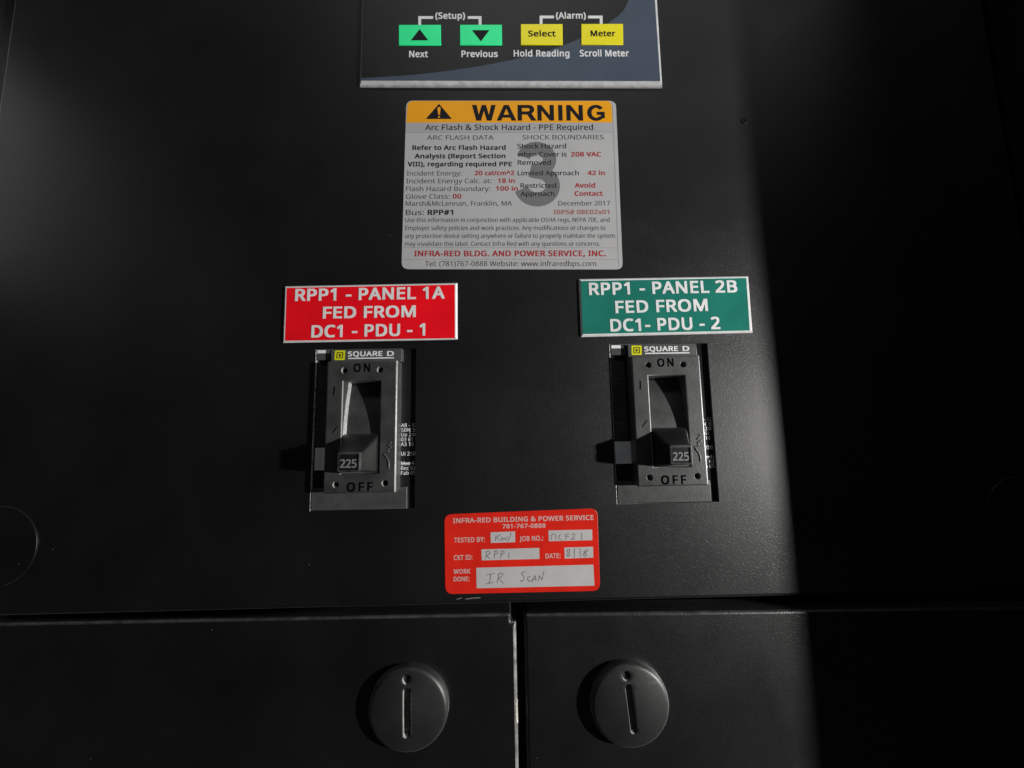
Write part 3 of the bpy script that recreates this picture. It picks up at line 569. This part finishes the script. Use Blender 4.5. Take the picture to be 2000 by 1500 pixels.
sw = [bl + Vector((0.02, 0.02))] + [br + Vector((0, 0.02))] + [Vector((br.x - 0.05, zt - 5)), Vector((P[-1].x, zt - 5))] + P[::-1]
sheet('slate_print', [sw], MH + 0.09, 'mblue', pr)
T = Text()
H = MH + 0.13
def bar(T, x0, y0, x1, y1, h, m):
    T.quads([quad((x0, y0), (x1, y0), (x1, y1), (x0, y1), h=h)], h, m)
for (xa, xb, xm0, xm1, y) in ((817, 940.5, 846, 913.5, 31.5), (1054, 1177, 1082, 1148.5, 30.5)):
    bar(T, xa, y, xm0, y + 5.4, H, 'mwhite')
    bar(T, xm1, y, xb, y + 5.4, H, 'mwhite')
    bar(T, xa, y + 5.4, xa + 5.6, y + 19, H, 'mwhite')
    bar(T, xb - 5.6, y + 5.4, xb, y + 19, H, 'mwhite')
T.line('(Setup)', 850.2, 36.8, 908.4, 36.8, 12.6, 'mwhite', H, 'B')
T.line('(Alarm)', 1086, 36.5, 1144.4, 36.5, 12.6, 'mwhite', H, 'B')
T.line('Next', 799, 111.8, 835.8, 111.8, 12.8, 'mwhite', H, 'B')
T.line('Previous', 901.2, 111.5, 972.3, 111.5, 12.8, 'mwhite', H, 'B')
T.line('Hold Reading', 1003.4, 110.5, 1112.4, 110.5, 12.8, 'mwhite', H, 'B')
T.line('Scroll Meter', 1132.5, 110.3, 1228.6, 110.3, 12.8, 'mwhite', H, 'B')
T.done('lettering', pr)
BH = MH + 0.45
for i, (x0, y0, x1, y1, m, s) in enumerate(((778.5, 48, 860.8, 88.3, 'green', 'up'), (898, 47.8, 980, 88, 'green', 'down'),
                                            (1016.8, 46.5, 1098.7, 87.4, 'yellow', 'Select'), (1135, 46.2, 1217, 87, 'yellow', 'Meter'))):
    b = slab('push_button', quad((x0, y0), (x1, y0), (x1 + .5, y1), (x0 + .3, y1), h=BH), MH + .12, BH, 0.25, m, t, segs=3)
    b['label'] = ('green button with a black triangle pointing up', 'green button with a black triangle pointing down',
                  'yellow button reading Select', 'yellow button reading Meter')[i]
    T = Text()
    if s == 'up':
        T.quads([[at(802.5, 79, BH), at(836.8, 79, BH), at(819.6, 57, BH)]], BH + .05, 'ink')
    elif s == 'down':
        T.quads([[at(921.8, 59, BH), at(956, 59, BH), at(939.5, 81, BH)]], BH + .05, 'ink')
    elif s == 'Select':
        T.line(s, 1031.8, 71.3, 1085.4, 71.3, 11.6, 'ink', BH + .05, 'B')
    else:
        T.line(s, 1153.8, 71, 1202.4, 71, 11.6, 'ink', BH + .05, 'B')
    T.done('symbol' if len(s) < 5 and s != 'Meter' else 'lettering', b)

# ------------------------------------------------------------------ warning sticker
t = thing('warning_sticker', 'white arc flash sticker with an orange WARNING band and grey numeral, under the meter panel', 'sticker', 12, 182)
corners = [at(793.5, 197), at(1202.6, 197.3), at(1216.3, 526.5), at(784, 526)]
sh = slab('sticker_sheet', rounded(corners, 3.6, 6), 0.0, 0.22, 0.1, 'white', t, segs=2)
H = 0.27
b0 = [at(x, y) for x, y in ((807, 197.9), (1186, 198.1), (1191, 200), (1194.3, 206), (1195.8, 240), (794, 240.3), (796.2, 206), (800, 200))]
band = sheet('header_band', [b0], H, 'orange', t)
T = Text()
tri = [(857.6, 203.5), (882.8, 233.2), (832, 233.2)]
T.quads([[at(x, y) for x, y in tri]], H + .03, 'ink')
T.quads([[at(x, y) for x, y in ((854.4, 211.5), (857.6, 209.6), (860.8, 211.5), (859.3, 225.3), (856.2, 225.3))]], H + .05, 'orange')
T.quads([circle(*at(857.7, 229.3), 0.52, 14)], H + .05, 'orange')
T.done('warning_symbol', band)
T = Text()
T.line('WARNING', 921.8, 235.6, 1181.7, 235.6, 30.6, 'ink', H + .03, 'H')
T.done('lettering', band)
T = Text()
# thin rules of the printed boxes
sheet('title_box', [[at(x, y) for x, y in ((793.2, 241), (1196, 241), (1197, 258.8), (792.4, 259.6))]], 0.25, 'box', t)
def rule(x0, y0, x1, y1, w, m='thin', h=0.26):
    T.quads(ribbon([at(x0, y0), at(x1, y1)], w), h, m)
M['rule'] = mat('pale_rule', (0.22, 0.22, 0.225), 0.5, 1.3)
rule(792.3, 259.8, 1197, 259, .18, 'rule')
rule(1195.6, 199, 1208, 520, .22, 'rule')
rule(788, 484, 1206, 484.4, .2, 'rule')
rule(786.5, 506.8, 1207, 507, .2, 'rule')
H = 0.28
L = T.line
L('Arc Flash & Shock Hazard - PPE Required', 830.3, 254.2, 1158.7, 253.8, 10.9, 'ink', H, 'M')
L('ARC FLASH DATA', 834, 273, 964.4, 272.8, 8.6, 'thin', H)
L('SHOCK BOUNDARIES', 1020.8, 272.5, 1179.4, 272, 8.8, 'thin', H)
L('Refer to Arc Flash Hazard', 805.6, 293, 987.8, 292.6, 9.0, 'ink', H, 'B')
L('Analysis (Report Section', 810, 309.3, 987.4, 309, 9.0, 'ink', H, 'B')
L('VIII), regarding required PPE', 796.4, 325, 1000, 324.8, 9.0, 'ink', H, 'B')
L('Incident Energy:', 794.8, 343, 901, 342.7, 8.8, 'thin', H)
L('20 cal/cm^2', 927.5, 342.4, 1004.6, 342, 8.8, 'redink', H, 'B')
L('Incident Energy Calc. at:', 793.8, 358, 960, 357.6, 8.9, 'thin', H)
L('18 in', 972.9, 357.3, 1005.7, 357.2, 8.8, 'redink', H, 'B')
L('Flash Hazard Boundary:', 793, 373.2, 957.5, 373, 9, 'thin', H)
L('100 in', 969, 372.7, 1011.5, 372.5, 8.9, 'redink', H, 'B')
L('Glove Class:', 792.8, 388.3, 878.5, 388, 9, 'thin', H)
L('00', 884.5, 387.8, 901, 387.8, 8.9, 'redink', H, 'B')
L('Marsh&McLennan, Franklin, MA', 792.3, 402, 1000, 401.5, 9, 'thin', H)
L('Bus:', 792.8, 420.2, 828, 420, 10.2, 'ink', H)
L('RPP#1', 835.5, 420, 885.2, 419.8, 10.2, 'ink', H, 'B')
L('3', 1006.6, 403.4, 1094.8, 403.4, 126, 'three', 0.25, 'H')
L('Shock Hazard', 1010.8, 290, 1106, 289.6, 9, 'ink', H, 'M')
L('when Cover is', 1010.8, 306, 1107, 305.7, 9, 'ink', H, 'M')
L('208 VAC', 1115.4, 305.8, 1174.4, 305.6, 9, 'redink', H, 'B')
L('Removed', 1011.4, 322, 1076, 321.8, 9, 'ink', H, 'M')
L('Limited Approach', 1011.4, 342.6, 1130.7, 342.2, 9, 'ink', H, 'M')
L('42 in', 1148, 342.2, 1181.8, 342, 9, 'redink', H, 'B')
L('Restricted', 1017, 367, 1086.2, 366.8, 9, 'ink', H, 'M')
L('Approach', 1016.8, 383, 1082.8, 382.8, 9, 'ink', H, 'M')
L('Avoid', 1122.8, 366.6, 1162.8, 366.4, 9.2, 'redink', H, 'B')
L('Contact', 1122.6, 382.6, 1177.4, 382.4, 9.2, 'redink', H, 'B')
L('December 2017', 1090.8, 401.5, 1192, 401.2, 8.9, 'thin', H)
L('IBPS# 08E02x01', 1081.6, 418.6, 1190.6, 418.2, 8.9, 'pale', H, 'B')
L('Use this information in conjunction with applicable OSHA regs, NFPA 70E, and', 791.8, 433.6, 1190.9, 433.4, 8.3, 'thin', H)
L('Employer safety policies and work practices. Any modifications or changes to', 791.6, 449.3, 1182.8, 449, 8.3, 'thin', H)
L('any protective device setting anywhere or failure to properly maintain the system', 791.2, 464.8, 1201.2, 464.4, 8.4, 'thin', H)
L('may invalidate this label. Contact Infra-Red with any questions or concerns.', 790.8, 480.4, 1172.5, 480, 8.4, 'thin', H)
L('INFRA-RED BLDG. AND POWER SERVICE, INC.', 809, 500.8, 1183.6, 500.4, 11.2, 'redink', H, 'B')
L('Tel: (781)767-0888 Website: www.infraredbps.com', 830.3, 519.9, 1164.4, 519.5, 9.8, 'thin', H)
T.done('lettering', sh)

# ------------------------------------------------------------------ the two engraved plaques
def plaque(label, outer, inner, lines, face_m, letter_m='core'):
    cc = sum((at(*p) for p in outer), Vector((0, 0))) / 4
    t = thing('engraved_plaque', label, 'plaque', cc.x, cc.y, 'engraved plaques above the breakers')
    PH = 1.3
    slab('plaque_core', quad(*outer, h=0.4), 0.0, PH, 0.75, 'core', t, segs=1, smooth=10)
    f = slab('plaque_face', quad(*inner, h=PH), PH - 0.05, PH + 0.06, 0, face_m, t)
    T = Text()
    for s, x0, y0, x1, y1, cap in lines:
        T.line(s, x0, y0, x1, y1, cap, letter_m, PH + 0.22, 'B', depth=0.2)
    T.done('lettering', f)
plaque('red engraved plaque with white letters, above the left breaker',
       [(557.2, 559.6), (893.4, 553), (893.6, 663.2), (553.2, 669.8)], [(560.2, 562.4), (888.4, 556), (888.6, 660.4), (556.6, 665.6)],
       [('RPP1 - PANEL 1A', 576, 588, 868.4, 583.2, 23.7), ('FED FROM', 630.3, 622.2, 811.8, 619.2, 23), ('DC1 - PDU - 1', 607.8, 659.4, 830.4, 655.2, 24)], 'redp')
plaque('green engraved plaque with white letters, above the right breaker',
       [(1130.4, 545.6), (1460.6, 539.8), (1469.3, 650), (1134.8, 658.3)], [(1134.6, 549), (1457.5, 543), (1464.4, 645.6), (1138.4, 652.6)],
       [('RPP1 - PANEL 2B', 1150.9, 576.4, 1440.6, 571, 24), ('FED FROM', 1202.5, 611.7, 1383.2, 607.4, 24), ('DC1- PDU - 2', 1192.6, 647.6, 1407.4, 642.8, 24.4)], 'greenp')

# ------------------------------------------------------------------ red test sticker
t = thing('test_record_sticker', 'red inspection sticker with white write-on boxes and handwriting, between and below the breakers', 'sticker', 13, 1)
sh = slab('sticker_sheet', rounded([at(867.8, 1004.4), at(1166.6, 992.6), at(1172.2, 1153.8), at(869.6, 1160.3)], 3.6, 6), 0.0, 0.2, 0.1, 'redst', t, segs=2)
boxes = [((958, 1039.4), (1006, 1037.6), (1006.4, 1058.8), (958.5, 1060.2)), ((1071, 1035.8), (1156.4, 1034), (1156.9, 1054.8), (1071.9, 1056.8)),
         ((940, 1072.7), (1053.2, 1069.8), (1053.7, 1091.4), (941, 1094.2)), ((1102, 1069.2), (1158, 1067.4), (1158.6, 1088.8), (1102.8, 1090.8)),
         ((930.2, 1108.6), (1158.6, 1102.4), (1160.8, 1143.5), (931, 1148.6))]
strokes = [
    [[(969, 1045), (968, 1055.5)], [(976.5, 1044.2), (969.5, 1050), (977.5, 1055.5)], [(979.5, 1048.5), (981, 1055), (985, 1050), (987.5, 1054.5), (992, 1047.5)], [(997.5, 1039.5), (997.6, 1045), (995, 1051.5), (991, 1057.5)]],
    [[(1077, 1053), (1076.5, 1046), (1080, 1042.4), (1084, 1043), (1086, 1048), (1085, 1053)], [(1094.5, 1043.5), (1091.5, 1047), (1092, 1052), (1096, 1054)], [(1099, 1055), (1097.5, 1057.5)],
     [(1112, 1042.5), (1105, 1043.5), (1105, 1053.5)], [(1105.5, 1048), (1111, 1047.5)], [(1116, 1044.5), (1120, 1041.6), (1123, 1044), (1120, 1049), (1116, 1053), (1124, 1052)], [(1136, 1041), (1135.8, 1054)]],
    [[(950.5, 1076.5), (949, 1091)], [(948.5, 1077.5), (955, 1075.6), (957.5, 1079), (954, 1083.5), (949.8, 1084.5), (957, 1091)], [(967, 1075.5), (965, 1090)], [(964.5, 1076.5), (971, 1075), (972.5, 1079.5), (966.5, 1083)],
     [(979.5, 1075.5), (978, 1089.5)], [(978, 1076.5), (984, 1075.4), (985.2, 1080), (979, 1083)], [(994, 1078), (994, 1090.5)]],
    [[(1113.5, 1072.5), (1108.5, 1073), (1107.5, 1077.5), (1111.5, 1079.5), (1112.5, 1083.5), (1109, 1087), (1106.5, 1084), (1113.5, 1074)], [(1121.8, 1070.5), (1121.5, 1088.5)], [(1133, 1071), (1133, 1087)], [(1147, 1073), (1140, 1077.5), (1146, 1083), (1142, 1086.5), (1138.5, 1083), (1147.5, 1075)]],
    [[(951, 1122.6), (966, 1119.8)], [(959, 1121.5), (956, 1138.6)], [(949.5, 1140.2), (964, 1137)], [(974.5, 1120.5), (971, 1138)], [(972.5, 1121.4), (979.5, 1118.6), (982.5, 1121.5), (979.5, 1126.5), (973.5, 1129), (983, 1139)],
     [(1025.5, 1116.5), (1020.5, 1117.2), (1018.5, 1121), (1023.5, 1125.5), (1023, 1131.5), (1018.8, 1135.4), (1015.8, 1133)], [(1036, 1125.5), (1031.5, 1126.5), (1030.5, 1131.5), (1032.5, 1135), (1037, 1133)], [(1039, 1136), (1044, 1124.5), (1046, 1124.5), (1047, 1134.5)], [(1040.5, 1131.5), (1047, 1130)],
     [(1052, 1134.5), (1053, 1123.5), (1058.5, 1132), (1062.5, 1115.5)]]]
for q, ss in zip(boxes, strokes):
    f = sheet('write_on_box', [quad(*q)], 0.24, 'field', sh)
    T = Text()
    for s in ss:
        T.quads(ribbon([at(*p) for p in s], 0.33), 0.27, 'pen')
    T.done('handwriting', f)
T = Text()
H = 0.25
for s, x0, y0, x1, y1, cap in (('INFRA-RED BUILDING & POWER SERVICE', 884.9, 1021.8, 1159.6, 1015.4, 9.6), ('781-767-0888', 981, 1032.2, 1065.6, 1030.6, 8.5),
                               ('TESTED BY:', 886.8, 1059.8, 947, 1058.2, 9.6), ('JOB NO.:', 1014.6, 1057, 1061, 1055.6, 9.6), ('CKT ID:', 886.2, 1094, 922.6, 1093, 9.6),
                               ('DATE:', 1065.4, 1090.8, 1095, 1089.8, 9.6), ('WORK', 885.8, 1121, 918.8, 1120, 9), ('DONE:', 885.8, 1135.6, 917, 1134.8, 9)):
    T.line(s, x0, y0, x1, y1, cap, 'rtext', H, 'B')
T.done('lettering', sh)

# ------------------------------------------------------------------ circuit breakers (built in the right cutout, then copied)
bx, bz = CUT_R
br = thing('circuit_breaker', 'brightly lit circuit breaker set in the right cutout below the green plaque, handle down', 'circuit breaker', bx, bz, 'breakers in the front panel')
def lr(x0, z0, x1, z1):
    return rect(bx + x0, bz + z0, bx + x1, bz + z1)
body = slab('breaker_body', lr(-3, -79, 50.5, 4), -15, -1.7, 0.2, 'blackp', br)
T = Text()
def lb(x0, z0, x1, z1, m, h=-1.66):
    T.quads([lr(x0, z0, x1, z1)], h, m)
for y in (739.5, 802, 827.5):
    a = at(1198, y, -1.7)
    lb(a.x - bx - 0.3, a.y - bz - .1, a.x - bx + 5.4, a.y - bz + .1, 'grey')
a = at(1198.5, 760, -1.7)
T.line('URE', 1199, 760, 1215, 759, 6.5, 'faint', -1.65, 'B')
T.line('INS', 1199, 769, 1213, 768, 5.5, 'faint', -1.65, 'B')
T.line('250', 1208, 852, 1225, 851.4, 4.5, 'faint', -1.65, 'B')
sl_ = sheet('side_label', [lr(0.2, -45.5, 7.0, -5.8)], -1.68, 'sidelabel', body)
T.done('side_print', sl_)
a, b = at(1201, 862.6, -1.3), at(1233.5, 905.5, -1.3)
M['tab'] = mat('pale_grey_tab', (0.85, 0.85, 0.86), 0.5, 1.3, var=0.1, var_scale=200)
slab('rating_tab', lr(a.x - bx, b.y - bz, b.x - bx + .4, a.y - bz), -1.7, -1.3, 0.1, 'tab', br)
T = Text()
x0 = bx + 40.1
for s, dz in (('A8 - 12', 0), ('SBN 30', 1), ('Ue 240', 2), ('03 61', 3), ('A3 18', 4), ('Ui 250', 6), ('Mac 14', 8), ('Rec 02', 9), ('Fab 05', 10)):
    g0 = bz - 37.2 - dz * 2.2
    pen, loops = 0.0, []
    for ch in s:
        for P in GLYPHS['R'][ch][1:]:
            loops.append([Vector((x0 + (pen + P[k]) * .0031, g0 + P[k + 1] * .0033)) for k in range(0, len(P), 2)])
        pen += GLYPHS['R'][ch][0] + 20
    for n, dx in enumerate((-.05, .05)):
        T.contours([[p + Vector((dx, 0)) for p in P] for P in loops], -1.65 + n * .0015, 'mwhite')
lb(40.2, -54.2, 46, -53.8, 'mwhite')
T.done('rating_print', body)
slab('upper_tab', lr(0.4, -5.0, 7.5, 0.2), -1.7, 0.2, 0.15, 'strip', br)
sheet('white_stripe', [lr(0.6, -1.75, 6.6, -0.25)], 0.24, 'mwhite', br)
# nameplate strip at the top
NH = 2.2
a, b = at(1226, 672.8, NH), at(1362, 696, NH)
npx = slab('nameplate', rect(a.x, b.y, b.x, a.y), -1.7, NH, 0.25, 'strip', br)
T = Text()
T.quads([rounded(quad((1233.3, 675), (1253, 674.8), (1253.4, 693.2), (1233.7, 693.4), h=NH), 0.4, 3)], NH + .04, 'logo')
for q in (((1237, 678.4), (1249.4, 678.2), (1249.4, 680), (1237, 680.2)), ((1237, 688.6), (1249.6, 688.4), (1249.6, 690), (1237, 690.2)),
          ((1237, 680), (1238.8, 680), (1238.8, 688.6), (1237, 688.6)), ((1247.8, 680), (1249.6, 680), (1249.6, 688.6), (1247.8, 688.6)),
          ((1241.4, 682), (1245, 682), (1245.4, 684.4), (1245, 686.8), (1241.4, 686.8))):
    T.quads([quad(*q, h=NH)], NH + .08, 'ink')
T.line('SQUARE', 1258.6, 686.4, 1324.5, 685.6, 9.6, 'mwhite', NH + .05, 'B')
T.line('D', 1333.5, 685.6, 1346.6, 685.4, 9.6, 'mwhite', NH + .05, 'B')
T.quads([quad((1259.5, 689.2), (1347, 687.9), (1347, 690.1), (1259.5, 691.4), h=NH)], NH + .05, 'mwhite')
T.done('lettering', npx)
slab('lower_strip', lr(0.3, -74.2, 43.6, -64.5), -1.7, 0.3, 0.25, 'strip', br)
# escutcheon with window, screw holes, marks
EH = 6.2
def ep(x, y, h=EH):
    return at(x, y, h)
hl = [(circle(*ep(x, y), 1.4, 22), 0.12, EH - 7.4) for x, y in ((1266.6, 713), (1334.6, 711.8), (1269.5, 933), (1362.8, 930))]
win = lr(15.5, -57.6, 32.6, -16.1)
esc = slab('escutcheon', rounded(lr(8.0, -66.1, 40.0, -6.7), 0.5, 2), -1.7, EH, 0.7, 'plastic', br, holes=[(win, 0.4, None)] + hl, segs=5)
HC = [(ep(x, y).x - bx, ep(x, y).y - bz) for x, y in ((1266.6, 713), (1334.6, 711.8), (1269.5, 933), (1362.8, 930))]
repaint(esc, 'sheen', lambda x, z, h, n: abs(n.y) < 0.8 and h < EH and any(x < p and math.hypot(x - p, z - q) < 1.7 for p, q in HC))  # lit crescents painted on the left walls of the screw holes
repaint(esc, 'sheen', lambda x, z, h, n: h > EH - 0.62 and abs(n.y) < 0.99 and (x > 39.3 or 15.0 < x < 15.75))  # highlights painted on the right bevel and the window's left bevel
T = Text()
T.line('ON', 1284.4, 716.6, 1316.2, 715.8, 16.6, 'recess_shade', EH + .04, 'S')
T.done('lettering', esc)
T = Text()
T.quads([quad((1249, 743.5), (1251.6, 743.5), (1252, 760.8), (1249.4, 760.8), h=EH)], EH + .04, 'recess_shade')
T.done('on_mark', esc)
T = Text()
T.quads(ribbon([ep(1254.8, 833.5), ep(1258, 828), ep(1264, 820.5)], 0.45), EH + .04, 'recess_shade')
T.done('check_mark', esc)
T = Text()
T.line('OFF', 1291.5, 946.4, 1341.2, 945.4, 17.6, 'recess_shade', EH + .04, 'S')
T.done('lettering', esc)
def ridge(name, px, w, hgt, parent):
    V, F = [], []
    P = [ep(*p) for p in px]
    n = 6
    for i, p in enumerate(P):
        u = (P[min(i + 1, len(P) - 1)] - P[max(i - 1, 0)]).normalized()
        s = Vector((-u.y, u.x))
        e = 0.5 if i in (0, len(P) - 1) else 1.0
        for k in range(n + 1):
            a = math.pi * k / n
            q = p + s * (w * e * math.cos(a))
            V.append((q.x, q.y, EH - .02 + hgt * e * math.sin(a)))
    for i in range(len(P) - 1):
        for k in range(n):
            j = i * (n + 1) + k
            F.append([j, j + 1, j + n + 2, j + n + 1])
    return put(name, V, F, 'plastic', parent, 80)
ridge('trip_symbol', [(1362, 848.5), (1366.4, 849.5), (1367.8, 853), (1363.5, 855.2), (1361.5, 858), (1366, 858.6), (1369.2, 860), (1367, 862.8), (1362.8, 864), (1363.4, 867), (1365.5, 869.4), (1361.5, 871.2), (1358.5, 871.6)], 0.34, 0.34, esc)
ridge('trip_symbol', [(1355.8, 871.5), (1357.8, 875.5), (1361, 880), (1364.6, 884.6), (1366.8, 890), (1367.8, 896), (1368, 903.5)], 0.42, 0.45, esc)
ridge('trip_symbol', [(1362.4, 870.5), (1366, 870.8), (1371, 870)], 0.25, 0.35, esc)
# curved slider filling the window
V, F = [], []
prof = []
for k in range(25):
    zz = -15.0 - 44.0 * k / 24
    prof.append((zz, 3.4 - ((zz + 46) / 31.0) ** 2 * 6.0))
for zz, h in prof:
    V += [(bx + 14.6, bz + zz, h), (bx + 33.0, bz + zz, h)]
for k in range(24):
    F.append([2 * k, 2 * k + 1, 2 * k + 3, 2 * k + 2])
sl = put('slider', V, F, 'plastic', br, 80)
# curved rim along the slider's near edge, painted pale for its highlight
V, F = [], []
for zz, h in prof[:17]:
    V += [(bx + 15.62, bz + zz, h + 2.0), (bx + 15.75, bz + zz, h + 1.4), (bx + 16.5, bz + zz, h + .02)]
for k in range(16):
    for q in (0, 1):
        F.append([3 * k + q, 3 * k + q + 1, 3 * k + q + 4, 3 * k + q + 3])
put('slider_rim', V, F, 'sheen', sl, 80)
# toggle handle: a tapering block, its face framed and numbered
secs = [(0.5, 15.9, 32.2, -57.3, -39.8, 0.6), (4.6, 16.0, 32.0, -57.3, -40.2, 0.7), (7.2, 16.3, 31.4, -57.3, -41.6, 1.2), (9.8, 16.8, 30.4, -57.0, -43.4, 1.5),
        (13.0, 17.5, 29.3, -56.6, -45.4, 1.3), (15.8, 18.1, 28.6, -56.1, -46.8, 1.1), (17.5, 18.5, 28.25, -55.9, -47.4, 0.9), (18.0, 18.85, 27.9, -55.6, -47.75, 0.7)]
V, F, flat = [], [], set()
rings = []
for h, x0, x1, z0, z1, r in secs:
    P = rounded(lr(x0, z0, x1, z1), r, 4)
    rings.append(list(range(len(V), len(V) + len(P))))
    V += [(p.x, p.y, h) for p in P]
n = len(rings[0])
for a, b in zip(rings, rings[1:]):
    for k in range(n):
        F.append([a[k - 1], a[k], b[k], b[k - 1]])
# framed recess on the face
P = rounded(lr(19.45, -55.1, 27.35, -48.5), 0.3, 4)
ra = list(range(len(V), len(V) + n)); V += [(p.x, p.y, 18.0) for p in P]
rb = list(range(len(V), len(V) + n)); V += [(p.x, p.y, 17.6) for p in P]
for a, b in ((rings[-1], ra), (ra, rb)):
    for k in range(n):
        F.append([a[k - 1], a[k], b[k], b[k - 1]])
flat.add(len(F)); F.append(rb)
hd = put('handle', V, F, 'handle', br, 38, flat)
M['paleframe'] = mat('pale_handle_frame', (0.035, 0.035, 0.035), 0.4, 1.5, bump=0.12, scale=1500, var=0.6, var_scale=300)
repaint(hd, 'paleframe', lambda x, z, h, n: h > 17.72 and not (19.4 < x < 27.4 and -55.2 < z < -48.4))  # lighter grey on the frame around the numbered recess
T = Text()
T.line('225', 1314.6, 899.8, 1346, 899.4, 16.4, 'grey', 17.8, 'B', depth=0.2)
T.done('lettering', hd)
# knurled ribs on the top of the handle
def copy_tree(o, parent=None):
    c = o.copy()
    COL.objects.link(c)
    if parent:
        c.parent = parent
    for ch in list(o.children):
        copy_tree(ch, c)
    return c
bl_ = copy_tree(br)
bl_.location.x += (CUT_L[0] - CUT_R[0]) * 0.001
bl_.location.z += (CUT_L[1] - CUT_R[1]) * 0.001
bl_['label'] = 'dim circuit breaker set in the left cutout below the red plaque, white side printing showing'
